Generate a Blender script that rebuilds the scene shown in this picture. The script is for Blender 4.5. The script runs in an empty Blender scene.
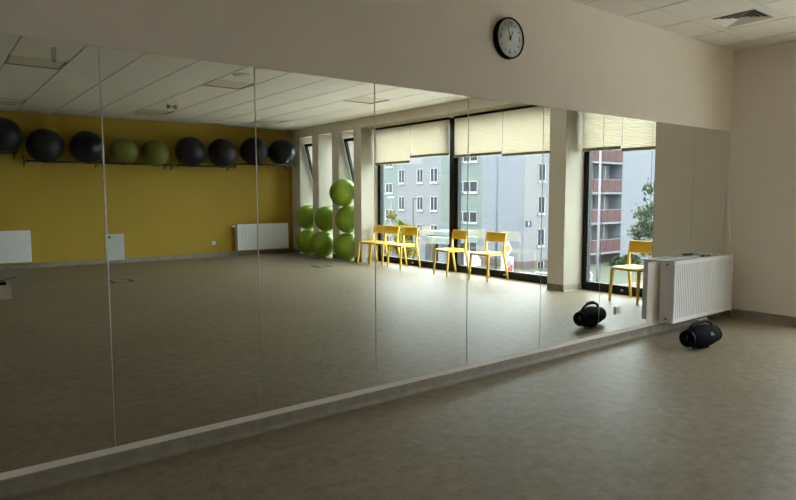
import bpy, bmesh, math, random
from mathutils import Vector, Matrix
random.seed(4)
PI = math.pi
S = bpy.context.scene
COL = S.collection

# ------------------------------------------------------------------ materials
def lin(c):
    return c / 12.92 if c <= .04045 else ((c + .055) / 1.055) ** 2.4
def srgb(r, g, b):
    return (lin(r / 255), lin(g / 255), lin(b / 255), 1)

def mat(name, col, rough=.6, metal=0, noise=0, nscale=6, bump=0, bscale=80, coat=0, spec=.5, col2=None):
    m = bpy.data.materials.new(name)
    m.use_nodes = True
    nt = m.node_tree
    b = nt.nodes['Principled BSDF']
    b.inputs['Base Color'].default_value = col
    b.inputs['Roughness'].default_value = rough
    b.inputs['Metallic'].default_value = metal
    b.inputs['Coat Weight'].default_value = coat
    b.inputs['Specular IOR Level'].default_value = spec
    if noise or col2:
        tc = nt.nodes.new('ShaderNodeTexCoord')
        n = nt.nodes.new('ShaderNodeTexNoise')
        n.inputs['Scale'].default_value = nscale
        n.inputs['Detail'].default_value = 6
        n.inputs['Roughness'].default_value = .65
        r = nt.nodes.new('ShaderNodeValToRGB')
        c2 = col2 or tuple(x * (1 - noise) for x in col[:3]) + (1,)
        r.color_ramp.elements[0].position = .35
        r.color_ramp.elements[1].position = .65
        r.color_ramp.elements[0].color = c2
        r.color_ramp.elements[1].color = col
        nt.links.new(tc.outputs['Object'], n.inputs['Vector'])
        nt.links.new(n.outputs['Fac'], r.inputs['Fac'])
        nt.links.new(r.outputs['Color'], b.inputs['Base Color'])
    if bump:
        tc = nt.nodes.new('ShaderNodeTexCoord')
        n = nt.nodes.new('ShaderNodeTexNoise')
        n.inputs['Scale'].default_value = bscale
        n.inputs['Detail'].default_value = 4
        bm = nt.nodes.new('ShaderNodeBump')
        bm.inputs['Strength'].default_value = bump
        bm.inputs['Distance'].default_value = .002
        nt.links.new(tc.outputs['Object'], n.inputs['Vector'])
        nt.links.new(n.outputs['Fac'], bm.inputs['Height'])
        nt.links.new(bm.outputs['Normal'], b.inputs['Normal'])
    return m

M = {}
M['wall'] = mat('beige_wall_paint', (.84, .77, .70, 1), .75, noise=.03, nscale=3, bump=.25, bscale=120)
M['yellow'] = mat('mustard_wall_paint', (.42, .28, .025, 1), .75, noise=.05, nscale=2, bump=.25, bscale=120)
M['reveal'] = mat('cream_reveal_shade_toned', (.33, .30, .235, 1), .7, noise=.02)  # cream darkened in colour to stand in for shade from the blinds
M['tile'] = mat('ceiling_tile_white', (.78, .745, .69, 1), .9, noise=.04, nscale=60)
M['grid'] = mat('ceiling_grid_grey', (.33, .32, .29, 1), .7, noise=.04)
M['skirt'] = mat('marbled_grey_skirting', (.30, .27, .215, 1), .55, nscale=14, col2=(.22, .195, .155, 1))
M['white'] = mat('white_enamel', (.78, .78, .78, 1), .35, noise=.02)
M['white2'] = mat('white_enamel_end_panel', (.72, .70, .71, 1), .4, noise=.02)
M['plastic'] = mat('white_plastic', (.72, .71, .68, 1), .4, noise=.02)
M['dark'] = mat('dark_hole', (.03, .03, .03, 1), .6, noise=.02)
M['frame'] = mat('anthracite_aluminium', (.010, .0105, .012, 1), .5, spec=.3, noise=.05)
M['chrome'] = mat('polished_chrome', (.8, .8, .8, 1), .15, 1, noise=.01)
M['steel'] = mat('black_painted_steel', (.015, .015, .017, 1), .45, noise=.05)
M['chair'] = mat('yellow_chair_plastic', (.78, .50, .045, 1), .38, noise=.04, nscale=8)
M['blackball'] = mat('dark_blue_black_vinyl', (.011, .012, .018, 1), .36, spec=.35, noise=.1, nscale=12)
M['greenball'] = mat('lime_green_vinyl', (.27, .42, .035, 1), .33, noise=.06, nscale=12)
M['greenball2'] = mat('olive_green_vinyl', (.12, .145, .022, 1), .4, noise=.06, nscale=12, spec=.35)
M['plug'] = mat('pale_ball_plug', (.6, .6, .58, 1), .5, noise=.05)
M['rubber'] = mat('black_mesh_fabric', (.004, .004, .0055, 1), .8, spec=.06, bump=.6, bscale=900, noise=.1)
M['gloss'] = mat('black_gloss_plastic', (.004, .004, .0055, 1), .5, spec=.08, noise=.05)
M['logo'] = mat('grey_print', (.12, .12, .13, 1), .4, noise=.03)
M['clockface'] = mat('white_clock_dial', (.74, .77, .80, 1), .45, noise=.01)
M['clockink'] = mat('black_clock_ink', (.02, .02, .02, 1), .5, noise=.02)
M['lum'] = mat('unlit_lamp_diffuser', (.60, .56, .43, 1), .55, noise=.03, nscale=20)
M['darkmetal'] = mat('dark_outlet_metal', (.05, .048, .04, 1), .6, noise=.1)
M['hatch'] = mat('grey_white_hatch_paint', (.52, .53, .50, 1), .5, noise=.02)
M['alu'] = mat('pale_aluminium', (.80, .79, .77, 1), .28, .85, noise=.02)
M['board'] = mat('cardboard', (.50, .40, .31, 1), .8, noise=.1, nscale=12)
M['greymetal'] = mat('brushed_grey_metal', (.25, .25, .24, 1), .4, .8, noise=.1)
# exterior
E_ = (.20, .175, .168)
def ext(name, r, g, b, **k):
    c = srgb(r, g, b)
    return mat(name, (c[0] * E_[0], c[1] * E_[1], c[2] * E_[2], 1), k.pop('rough', .85), **k)
M['x_green'] = ext('pale_green_render', 158, 184, 180, noise=.06, nscale=.4)
M['x_grey'] = ext('pale_grey_render', 182, 192, 204, noise=.05, nscale=.4)
M['x_blue'] = ext('blue_grey_render', 176, 190, 208, noise=.07, nscale=.3)
M['x_end'] = ext('off_white_render', 196, 206, 214, noise=.04, nscale=.3)
M['x_plinth'] = ext('pink_brown_plinth', 140, 122, 124, noise=.1, nscale=2)
M['x_glass'] = mat('far_window_glass', (.012, .014, .017, 1), .5, noise=.3, nscale=1.3, spec=.15)
M['x_wframe'] = mat('white_window_frame', (.24, .24, .25, 1), .6, noise=.03)
M['x_red'] = ext('brown_red_balcony_panel', 118, 58, 66, noise=.08, nscale=4)
M['x_slab'] = ext('concrete_slab', 178, 186, 194, noise=.05, nscale=2)
M['x_grass'] = ext('lawn_green', 108, 120, 92, nscale=1.2, col2=(.022, .03, .016, 1))
M['x_asphalt'] = ext('asphalt', 120, 124, 126, noise=.12, nscale=3)
M['x_paver'] = ext('pink_paving', 178, 150, 146, noise=.12, nscale=3)
M['x_curb'] = ext('light_paving', 214, 216, 212, noise=.06, nscale=2)
M['x_teal'] = ext('pale_teal_roofing', 176, 200, 200, noise=.04)
M['x_dark'] = ext('dark_brown_cladding', 84, 80, 66, noise=.3, nscale=3)
M['x_white'] = mat('exterior_white_paint', (.32, .32, .33, 1), .6, noise=.02)
M['x_pole'] = ext('grey_blue_pole_paint', 120, 142, 168, noise=.05)
M['x_lpole'] = ext('light_grey_pole_paint', 186, 202, 222, noise=.05)
M['x_yellow'] = ext('sign_yellow', 244, 196, 40, noise=.02)
M['x_red2'] = ext('sign_red', 236, 70, 62, noise=.02)
M['x_plate'] = ext('number_plate_blue', 60, 68, 150, noise=.02)
M['leaf'] = mat('spring_leaves', (.10, .10, .024, 1), .7, spec=.1, noise=.4, nscale=3)
M['leaf2'] = mat('green_leaves', (.03, .045, .02, 1), .7, spec=.1, noise=.4, nscale=3)
M['bark'] = mat('bark', (.06, .045, .035, 1), .9, noise=.3, nscale=10)

# marbled linoleum floor
def floor_mat():
    m = bpy.data.materials.new('marbled_linoleum')
    m.use_nodes = True
    nt = m.node_tree
    b = nt.nodes['Principled BSDF']
    tc = nt.nodes.new('ShaderNodeTexCoord')
    n1 = nt.nodes.new('ShaderNodeTexNoise'); n1.inputs['Scale'].default_value = 13; n1.inputs['Detail'].default_value = 9
    n1.inputs['Roughness'].default_value = .7; n1.inputs['Distortion'].default_value = .25
    n2 = nt.nodes.new('ShaderNodeTexNoise'); n2.inputs['Scale'].default_value = .9; n2.inputs['Detail'].default_value = 4
    r = nt.nodes.new('ShaderNodeValToRGB')
    r.color_ramp.elements[0].position = .32; r.color_ramp.elements[0].color = (.20, .163, .112, 1)
    r.color_ramp.elements[1].position = .68; r.color_ramp.elements[1].color = (.33, .28, .205, 1)
    mx = nt.nodes.new('ShaderNodeMix'); mx.data_type = 'RGBA'; mx.blend_type = 'MULTIPLY'; mx.inputs['Factor'].default_value = .85
    r2 = nt.nodes.new('ShaderNodeValToRGB')
    r2.color_ramp.elements[0].position = .35; r2.color_ramp.elements[0].color = (.78, .77, .74, 1)
    r2.color_ramp.elements[1].position = .65; r2.color_ramp.elements[1].color = (1, 1, 1, 1)
    for n in (n1, n2): nt.links.new(tc.outputs['Object'], n.inputs['Vector'])
    nt.links.new(n1.outputs['Fac'], r.inputs['Fac']); nt.links.new(n2.outputs['Fac'], r2.inputs['Fac'])
    nt.links.new(r.outputs['Color'], mx.inputs['A']); nt.links.new(r2.outputs['Color'], mx.inputs['B'])
    nt.links.new(mx.outputs['Result'], b.inputs['Base Color'])
    rr = nt.nodes.new('ShaderNodeMapRange'); rr.inputs['To Min'].default_value = .40; rr.inputs['To Max'].default_value = .55
    nt.links.new(n2.outputs['Fac'], rr.inputs['Value']); nt.links.new(rr.outputs['Result'], b.inputs['Roughness'])
    b.inputs['Specular IOR Level'].default_value = .27
    return m
M['floor'] = floor_mat()

def mirror_mat():
    m = bpy.data.materials.new('silvered_mirror')
    m.use_nodes = True
    b = m.node_tree.nodes['Principled BSDF']
    b.inputs['Base Color'].default_value = (.86, .89, .85, 1)
    b.inputs['Metallic'].default_value = 1
    b.inputs['Roughness'].default_value = 0
    b.inputs['IOR'].default_value = 1.5
    return m
M['mirror'] = mirror_mat()
M['mirror_edge'] = mat('ground_mirror_edge', (.80, .84, .82, 1), .22, 1, noise=.01)

def glass_mat():
    m = bpy.data.materials.new('window_glass')
    m.use_nodes = True
    nt = m.node_tree
    nt.nodes.remove(nt.nodes['Principled BSDF'])
    out = nt.nodes['Material Output']
    t = nt.nodes.new('ShaderNodeBsdfTransparent'); t.inputs['Color'].default_value = (.93, .96, .95, 1)
    g = nt.nodes.new('ShaderNodeBsdfGlossy'); g.inputs['Roughness'].default_value = 0
    f = nt.nodes.new('ShaderNodeFresnel'); f.inputs['IOR'].default_value = 1.5
    mx = nt.nodes.new('ShaderNodeMixShader')
    ge = nt.nodes.new('ShaderNodeNewGeometry'); mr = nt.nodes.new('ShaderNodeMapRange')
    mr.inputs['To Min'].default_value = 1.5; mr.inputs['To Max'].default_value = 1 / 1.5
    nt.links.new(ge.outputs['Backfacing'], mr.inputs['Value']); nt.links.new(mr.outputs[0], f.inputs['IOR'])
    nt.links.new(f.outputs[0], mx.inputs[0]); nt.links.new(t.outputs[0], mx.inputs[1]); nt.links.new(g.outputs[0], mx.inputs[2])
    nt.links.new(mx.outputs[0], out.inputs['Surface'])
    return m
M['glass'] = glass_mat()

def blind_mat():
    m = bpy.data.materials.new('cream_pleated_fabric')
    m.use_nodes = True
    nt = m.node_tree
    nt.nodes.remove(nt.nodes['Principled BSDF'])
    out = nt.nodes['Material Output']
    tc = nt.nodes.new('ShaderNodeTexCoord')
    n = nt.nodes.new('ShaderNodeTexNoise'); n.inputs['Scale'].default_value = 40
    r = nt.nodes.new('ShaderNodeValToRGB')
    r.color_ramp.elements[0].color = (.66, .61, .49, 1); r.color_ramp.elements[1].color = (.74, .69, .57, 1)
    d = nt.nodes.new('ShaderNodeBsdfDiffuse'); t = nt.nodes.new('ShaderNodeBsdfTranslucent')
    mx = nt.nodes.new('ShaderNodeMixShader'); mx.inputs[0].default_value = BLIND_T
    nt.links.new(tc.outputs['Object'], n.inputs['Vector']); nt.links.new(n.outputs['Fac'], r.inputs['Fac'])
    nt.links.new(r.outputs[0], d.inputs[0]); nt.links.new(r.outputs[0], t.inputs[0])
    nt.links.new(d.outputs[0], mx.inputs[1]); nt.links.new(t.outputs[0], mx.inputs[2])
    nt.links.new(mx.outputs[0], out.inputs['Surface'])
    return m
BLIND_T = .24
M['blind'] = blind_mat()
M['hem'] = mat('khaki_blind_rail', (.34, .31, .22, 1), .5, noise=.03)

# ------------------------------------------------------------------ mesh helpers
class MB:
    def __init__(s): s.b = bmesh.new()
    def box(s, x0, x1, y0, y1, z0, z1, bev=0, rot=None, seg=2):
        c = Vector(((x0 + x1) / 2, (y0 + y1) / 2, (z0 + z1) / 2))
        mt = Matrix.Translation(c) @ (rot.to_4x4() if rot else Matrix()) @ Matrix.Diagonal((abs(x1 - x0), abs(y1 - y0), abs(z1 - z0), 1))
        r = bmesh.ops.create_cube(s.b, size=1, matrix=mt)
        if bev:
            es = list({e for v in r['verts'] for e in v.link_edges})
            bmesh.ops.bevel(s.b, geom=es, offset=bev, segments=seg, affect='EDGES', profile=.5)
        return s
    def tube(s, pts, r, n=10, ry=None, closed=False):
        """round tube along pts; r number or list"""
        pts = [Vector(p) for p in pts]
        k = len(pts)
        rs = r if isinstance(r, (list, tuple)) else [r] * k
        rings = []
        prev = None
        for i, p in enumerate(pts):
            a = pts[i - 1] if (i or closed) else p
            c = pts[(i + 1) % k] if (i < k - 1 or closed) else p
            t = (c - a).normalized()
            if prev is None:
                u = t.cross(Vector((0, 0, 1)))
                if u.length < .05: u = t.cross(Vector((0, 1, 0)))
                u.normalize()
            else:
                u = (prev - t * prev.dot(t)).normalized()
            prev = u
            w = t.cross(u)
            q = ry if ry is not None else 1
            rings.append([s.b.verts.new(p + (u * math.cos(2 * PI * j / n) + w * math.sin(2 * PI * j / n) * q) * rs[i]) for j in range(n)])
        m = k if closed else k - 1
        for i in range(m):
            A, B = rings[i], rings[(i + 1) % k]
            for j in range(n):
                f = s.b.faces.new((A[j], A[(j + 1) % n], B[(j + 1) % n], B[j])); f.smooth = True
        if not closed:
            s.b.faces.new(rings[0][::-1]); s.b.faces.new(rings[-1])
        return s
    def cyl(s, a, b_, r, n=20): return s.tube([a, b_], r, n)
    def lathe(s, prof, n=32, mtx=Matrix(), smooth=True):
        """prof list of (radius, height); axis local z"""
        rings = []
        for r, h in prof:
            if r < 1e-6: rings.append([s.b.verts.new(mtx @ Vector((0, 0, h)))])
            else: rings.append([s.b.verts.new(mtx @ Vector((r * math.cos(2 * PI * j / n), r * math.sin(2 * PI * j / n), h))) for j in range(n)])
        for A, B in zip(rings, rings[1:]):
            for j in range(n):
                k = (j + 1) % n
                if len(A) == 1 and len(B) == 1: continue
                if len(A) == 1: f = s.b.faces.new((A[0], B[k], B[j]))
                elif len(B) == 1: f = s.b.faces.new((A[j], A[k], B[0]))
                else: f = s.b.faces.new((A[j], A[k], B[k], B[j]))
                f.smooth = smooth
        return s
    def poly(s, pts, thick_vec):
        """extruded polygon"""
        t = Vector(thick_vec)
        a = [s.b.verts.new(Vector(p)) for p in pts]
        c = [s.b.verts.new(Vector(p) + t) for p in pts]
        s.b.faces.new(a[::-1]); s.b.faces.new(c)
        n = len(a)
        for i in range(n): s.b.faces.new((a[i], a[(i + 1) % n], c[(i + 1) % n], c[i]))
        return s
    def build(s, name, m, parent=None, origin=None):
        bmesh.ops.recalc_face_normals(s.b, faces=s.b.faces)
        me = bpy.data.meshes.new(name)
        if origin is not None:
            bmesh.ops.translate(s.b, verts=s.b.verts, vec=-Vector(origin))
        s.b.to_mesh(me); s.b.free()
        me.materials.append(m)
        o = bpy.data.objects.new(name, me)
        COL.objects.link(o)
        if origin is not None: o.location = origin
        if parent is not None: o.parent = parent
        return o

def tag(o, label=None, cat=None, group=None, kind=None):
    if label: o['label'] = label
    if cat: o['category'] = cat
    if group: o['group'] = group
    if kind: o['kind'] = kind
    return o
def empty(name, loc=(0, 0, 0), rz=0, label=None, cat=None, group=None, kind=None):
    o = bpy.data.objects.new(name, None); COL.objects.link(o)
    o.empty_display_size = .1
    o.location = loc; o.rotation_euler = (0, 0, rz)
    return tag(o, label, cat, group, kind)
def struct(name, mb, m, parent=None):
    o = mb.build(name, m, parent)
    if parent is None: o['kind'] = 'structure'
    return o
def copy_tree(o, parent=None):
    c = o.copy(); COL.objects.link(c); c.parent = parent
    for ch in list(o.children): copy_tree(ch, c)
    return c

# ------------------------------------------------------------------ dimensions
H = 2.896            # ceiling height
D = 10.13            # room depth (yellow wall opposite the mirrors), room at negative y
XL = -9.4            # far left wall
REC = .42            # window reveal depth
TOP = 2.715          # top of window openings

# ------------------------------------------------------------------ shell
struct('floor', MB().box(XL - .2, REC + .12, -D - .2, .2, -.2, 0), M['floor'])
struct('wall_mirror', MB().box(XL - .2, REC + .12, 0, .2, 0, H + .25), M['wall'])
struct('wall_left', MB().box(XL - .2, XL, -D, 0, 0, H + .25), M['wall'])
struct('wall_yellow', MB().box(XL - .2, REC + .12, -D - .2, -D, 0, H + .25), M['yellow'])
# right wall with openings (v = distance from mirror wall)
SL = [(9.15, 9.74), (8.305, 8.89), (7.46, 8.045)]
BIG = (2.47, 7.2)
SMALL = (.88, 2.2)
w = MB()
solid = [(0, SMALL[0]), (SMALL[1], BIG[0]), (BIG[1], SL[2][0]), (SL[2][1], SL[1][0]), (SL[1][1], SL[0][0]), (SL[0][1], D)]
for a, b in solid: w.box(0, REC + .1, -b, -a, 0, TOP)
w.box(0, REC + .1, -D, 0, TOP, H + .25)
struct('wall_right', w, M['wall'])
# shade-toned cream linings of the reveals (far side of each opening)
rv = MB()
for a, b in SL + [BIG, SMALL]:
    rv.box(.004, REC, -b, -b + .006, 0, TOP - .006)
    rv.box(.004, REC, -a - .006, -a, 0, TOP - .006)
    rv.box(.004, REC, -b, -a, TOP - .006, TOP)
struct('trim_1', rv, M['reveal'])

# ceiling: backing slab, lay-in tiles with open joints
PX, PY, X0, V0 = .585, .58, -.35, .30
lum_tiles = [(i, j) for i in (1, 5, 9) for j in (2, 8, 14)]
dif_tiles = [(1, 0), (1, 15), (5, 15), (9, 15)]
skip = set(lum_tiles + dif_tiles)
struct('ceiling', MB().box(XL - .2, REC + .12, -D - .2, .2, H + .03, H + .25), M['grid'])
ct = MB()
xs = [0] + [X0 - PX * k for k in range(16)] ; xs[-1] = XL
vs = [0] + [V0 + PY * k for k in range(17)] + [D]
for i in range(len(xs) - 1):
    for j in range(len(vs) - 1):
        if (i - 1 + 0, j - 1) in skip: continue
        gx, gv = .009, .0035
        ct.box(xs[i + 1] + gx, xs[i] - gx, -vs[j + 1] + gv, -vs[j] - gv, H, H + .03)
struct('ceiling_tiles', ct, M['tile'])
bpy.data.objects['ceiling_tiles'].name = 'trim_2'
def tile_rect(i, j): return (X0 - PX * (i + 1), X0 - PX * i, -(V0 + PY * (j + 1)), -(V0 + PY * j))
# i index: tile between line i and i+1 ; matching (i-1) above because xs[0] is the wall strip

# skirting: coved strip
def skirt(name, pts, nrm):
    """profile swept straight from pts[0] to pts[1], nrm points into the room"""
    a, b = Vector(pts[0]), Vector(pts[1]); n = Vector(nrm)
    prof = [(0, 0), (.03, 0), (.022, .004), (.014, .012), (.009, .026), (.008, .085), (.0, .092)]
    mb = MB()
    A = [mb.b.verts.new(a + n * p + Vector((0, 0, q))) for p, q in prof]
    B = [mb.b.verts.new(b + n * p + Vector((0, 0, q))) for p, q in prof]
    for i in range(len(prof)):
        j = (i + 1) % len(prof)
        mb.b.faces.new((A[i], A[j], B[j], B[i]))
    mb.b.faces.new(A); mb.b.faces.new(B[::-1])
    return struct(name, mb, M['skirt'])
# the mirror-wall skirting is a little lower than the others
def skirt_low():
    mb = MB()
    prof = [(0, 0), (.034, 0), (.026, .003), (.017, .011), (.012, .024), (.011, .070), (.0, .075)]
    A = [mb.b.verts.new(Vector((XL, -p, q))) for p, q in prof]
    B = [mb.b.verts.new(Vector((0, -p, q))) for p, q in prof]
    for i in range(len(prof)):
        j = (i + 1) % len(prof)
        mb.b.faces.new((A[i], A[j], B[j], B[i]))
    mb.b.faces.new(A); mb.b.faces.new(B[::-1])
    return struct('baseboard_mirror', mb, M['skirt'])
skirt_low()
skirt('baseboard_yellow', [(XL, -D, 0), (0, -D, 0)], (0, 1, 0))
skirt('baseboard_left', [(XL, 0, 0), (XL, -D, 0)], (1, 0, 0))
for k, (a, b) in enumerate(solid):
    skirt('baseboard_right' if k == 0 else 'baseboard_right.%03d' % k, [(0, -b, 0), (0, -a, 0)], (-1, 0, 0))
for k, (a, b) in enumerate(((BIG[1], 1), (SMALL[1], 1))):
    skirt('baseboard_reveal' if k == 0 else 'baseboard_reveal.001', [(0, -a + .006, 0), (REC - .002, -a + .006, 0)], (0, 1, 0))

# ------------------------------------------------------------------ mirrors
SEAM = [-.022, -.802, -1.582, -2.363, -3.165, -3.98, -4.789, -5.59, -6.366, -7.17, -7.97]
ZB, ZT = .108, 2.036
names = [
 'short wall mirror panel in the corner, ending above the radiator',
 'short wall mirror panel above the left half of the radiator, second from the corner',
 'tall wall mirror panel with a small white socket, just left of the radiator',
 'tall wall mirror panel reflecting the beige pillar and the black speaker',
 'tall wall mirror panel reflecting the right half of the large window',
 'tall wall mirror panel reflecting the dark mullion and a cluster of yellow chairs',
 'tall wall mirror panel reflecting the stacked green balls and the slit windows',
 'tall wall mirror panel reflecting dark balls, access hatch and part of a radiator',
 'leftmost wall mirror panel, reflecting the darkest part of the yellow wall',
 'wall mirror panel beyond the left edge of the photo']
for k in range(10):
    x1, x0 = SEAM[k] - .0015, SEAM[k + 1] + .0015
    z0 = .70 if k < 2 else ZB
    t = empty('wall_mirror_panel', ((x0 + x1) / 2, 0, z0), 0, names[k], 'mirror', 'mirror panels along the wall')
    cx = (x0 + x1) / 2
    hw = (x1 - x0) / 2
    bv = .0024
    # flat mirrored face
    g = MB().box(-hw + bv, hw - bv, -.0062, -.0002, bv, ZT - z0 - bv)
    g.build('mirror_glass', M['mirror'], t)
    e = MB()
    hh = ZT - z0
    def strip(a, b, c, d):
        vs_ = [e.b.verts.new(p) for p in (a, b, c, d)]
        e.b.faces.new(vs_)
    fy, by = -.0062, -.0042
    hw2, H0, H1 = hw - bv, bv, hh - bv
    outer = [(-hw, 0), (hw, 0), (hw, hh), (-hw, hh)]
    inner = [(-hw2, H0), (hw2, H0), (hw2, H1), (-hw2, H1)]
    for q in range(4):
        r = (q + 1) % 4
        strip((outer[q][0], by, outer[q][1]), (outer[r][0], by, outer[r][1]), (inner[r][0], fy, inner[r][1]), (inner[q][0], fy, inner[q][1]))
        strip((outer[q][0], by, outer[q][1]), (outer[r][0], by, outer[r][1]), (outer[r][0], -.0002, outer[r][1]), (outer[q][0], -.0002, outer[q][1]))
    e.build('bevelled_edge', M['mirror_edge'], t)

# ------------------------------------------------------------------ windows
FX0, FX1 = REC, REC + .08
def window(name, a, b, cuts, sash=False):
    """aluminium window filling v a..b"""
    t = empty(name, (REC, -(a + b) / 2, 0)); t['kind'] = 'structure'
    cy = -(a + b) / 2
    f = MB()
    L = lambda v: -v - cy
    jw = .09 if not sash else .035
    f.box(0, .08, L(b), L(b) + jw, 0, TOP)
    f.box(0, .08, L(a) - jw, L(a), 0, TOP)
    f.box(0, .08, L(b) + jw, L(a) - jw, 0, .12 if not sash else .05)
    f.box(0, .08, L(b) + jw, L(a) - jw, TOP - .09, TOP)
    for c0, c1 in cuts: f.box(0, .08, L(c1), L(c0), .12, TOP - .09)
    if cuts:
        for c0, c1 in cuts: f.box(-.012, 0, L((c0 + c1) / 2) - .03, L((c0 + c1) / 2) + .03, 0.12, TOP - .09)
    if sash:
        f.box(0, .08, L(b) + jw, L(a) - jw, 1.48, 1.53)
    f.build('window_frame', M['frame'], t)
    edges = [a + jw] + [x for c in cuts for x in c] + [b - jw]
    for i in range(0, len(edges), 2):
        g = MB().box(.036, .044, L(edges[i + 1]), L(edges[i]), .12 if not sash else .05, (TOP - .09) if not sash or sash == 2 else 1.48)
        g.build('window_pane', M['glass'], t)
        if not sash:
            MB().box(-.006, 0, (L(edges[i + 1]) + L(edges[i])) / 2 - .02, (L(edges[i + 1]) + L(edges[i])) / 2 + .02, .045, .07).build('drain_cap', M['plastic'], t)
    if sash == 1:
        # tilted-in upper sash, hinged at its bottom
        s = empty('tilted_sash', (-.002, 0, 1.53)); s.parent = t
        s.rotation_euler = (0, -.25, 0)
        hw = (b - a) / 2 - .04
        q = MB()
        hs = TOP - 1.53 - .12
        q.box(-.05, 0, -hw, -hw + .06, 0, hs); q.box(-.05, 0, hw - .06, hw, 0, hs)
        q.box(-.05, 0, -hw + .06, hw - .06, 0, .06); q.box(-.05, 0, -hw + .06, hw - .06, hs - .06, hs)
        q.build('sash_frame', M['frame'], s)
        MB().box(-.03, -.02, -hw + .06, hw - .06, .06, hs - .06).build('sash_pane', M['glass'], s)
    return t
window('window_1', BIG[0], BIG[1], [(4.794, 5.016)])
window('window_2', SMALL[0], SMALL[1], [])
window('window_3', SL[2][0], SL[2][1], [], 1)
window('window_4', SL[1][0], SL[1][1], [], 2)
window('window_5', SL[0][0], SL[0][1], [], 1)

# ------------------------------------------------------------------ pleated blinds
def blind(v0, v1, zb, label):
    cy = -(v0 + v1) / 2
    hw = (v1 - v0) / 2 - .003
    t = empty('pleated_blind', (.315, cy, zb), 0, label, 'blind', 'cream pleated blinds at the windows')
    top = TOP - .045 - zb
    mb = MB()
    n = max(4, int((top - .042) / .021)) * 2
    prev = None
    for i in range(n + 1):
        z = .042 + (top - .042) * i / n
        x = .010 if i % 2 else -.010
        a = mb.b.verts.new((x, -hw, z)); b = mb.b.verts.new((x, hw, z))
        if prev: mb.b.faces.new((prev[0], prev[1], b, a))
        prev = (a, b)
    mb.build('pleated_fabric', M['blind'], t)
    MB().box(-.016, .016, -hw, hw, 0, .042, .004).build('bottom_rail', M['hem'], t)
    MB().box(-.02, .02, -hw, hw, top, top + .038, .004).build('head_rail', M['frame'], t)
    MB().box(-.022, -.017, -.03, .03, .006, .02).build('pull_tab', M['hem'], t)
blind(6.006, 7.14, 1.972, 'cream pleated blind at the left end of the large window, next to the green balls')
blind(4.912, 6.002, 2.058, 'cream pleated blind pulled up highest, just left of the dark mullion of the large window')
blind(3.662, 4.783, 2.004, 'cream pleated blind just right of the dark mullion of the large window')
blind(2.49, 3.658, 1.966, 'cream pleated blind against the beige pillar at the right end of the large window')
blind(1.542, 2.15, 1.955, 'narrow cream pleated blind on the pillar side of the small right window')
blind(.92, 1.538, 1.92, 'narrow cream pleated blind on the corner side of the small right window')

# ------------------------------------------------------------------ ceiling fittings
lum_words = {(1, 2): 'near the corner', (5, 2): 'near the mirrors', (9, 2): 'near the camera',
             (1, 8): 'nearest the large window, mid room', (5, 8): 'in mid room above a round detector', (9, 8): 'in mid room at the far left',
             (1, 14): 'close to the yellow wall and nearest the window wall', (5, 14): 'close to the yellow wall above the green balls of the rack', (9, 14): 'close to the yellow wall at the far left'}
for ij in lum_tiles:
    x0, x1, y0, y1 = tile_rect(*ij)
    t = empty('ceiling_luminaire', ((x0 + x1) / 2, (y0 + y1) / 2, H), 0, 'unlit square ceiling lamp ' + lum_words[ij], 'ceiling lamp', 'recessed square ceiling lamps')
    hx, hy = (x1 - x0) / 2 - .004, (y1 - y0) / 2 - .003
    f = MB()
    f.box(-hx, hx, -hy, -hy + .016, .002, .03); f.box(-hx, hx, hy - .016, hy, .002, .03)
    f.box(-hx, -hx + .016, -hy + .016, hy - .016, .002, .03); f.box(hx - .016, hx, -hy + .016, hy - .016, .002, .03)
    f.build('lamp_frame', M['grid'], t)
    MB().box(-hx + .016, hx - .016, -hy + .016, hy - .016, .012, .026).build('lamp_diffuser', M['lum'], t)

dif_words = {(1, 0): 'above the corner of the mirror wall', (1, 15): 'by the yellow wall, nearest the window wall',
             (5, 15): 'by the yellow wall, above the two green balls', (9, 15): 'by the yellow wall, at the far left'}
for ij in dif_tiles:
    x0, x1, y0, y1 = tile_rect(*ij)
    t = empty('ceiling_air_diffuser', ((x0 + x1) / 2, (y0 + y1) / 2, H), 0, 'square white ceiling air diffuser ' + dif_words[ij], 'air vent', 'square ceiling air diffusers')
    hx, hy = (x1 - x0) / 2 - .004, (y1 - y0) / 2 - .003
    o = .205
    f = MB()
    f.box(-hx, hx, -hy, -o, .001, .012); f.box(-hx, hx, o, hy, .001, .012)
    f.box(-hx, -o, -o, o, .001, .012); f.box(o, hx, -o, o, .001, .012)
    f.build('diffuser_plate', M['tile'], t)
    MB().box(-o, o, -o, o, .026, .029).build('dark_duct', M['dark'], t)
    for q in range(5):
        a0 = o - .002 - q * .041; a1 = a0 - .030
        l = MB()
        lo = [(-a0, -a0), (a0, -a0), (a0, a0), (-a0, a0)]
        hi = [(-a1, -a1), (a1, -a1), (a1, a1), (-a1, a1)]
        for p in range(4):
            r = (p + 1) % 4
            vs_ = [l.b.verts.new(c) for c in ((lo[p][0], lo[p][1], .001), (lo[r][0], lo[r][1], .001), (hi[r][0], hi[r][1], .022), (hi[p][0], hi[p][1], .022))]
            l.b.faces.new(vs_)
            vs2 = [l.b.verts.new(c) for c in ((lo[p][0], lo[p][1], -.0005), (lo[r][0], lo[r][1], -.0005), (hi[r][0], hi[r][1], .0205), (hi[p][0], hi[p][1], .0205))]
            l.b.faces.new(vs2[::-1])
        l.build('louvre', M['tile'], t)
    gr = MB()
    for q in range(-4, 5):
        gr.box(q * .041 - .0012, q * .041 + .0012, -o, o, .022, .0255)
        gr.box(-o, o, q * .041 - .0012, q * .041 + .0012, .022, .0255)
    gr.build('grille_bars', M['grid'], t)

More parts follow.
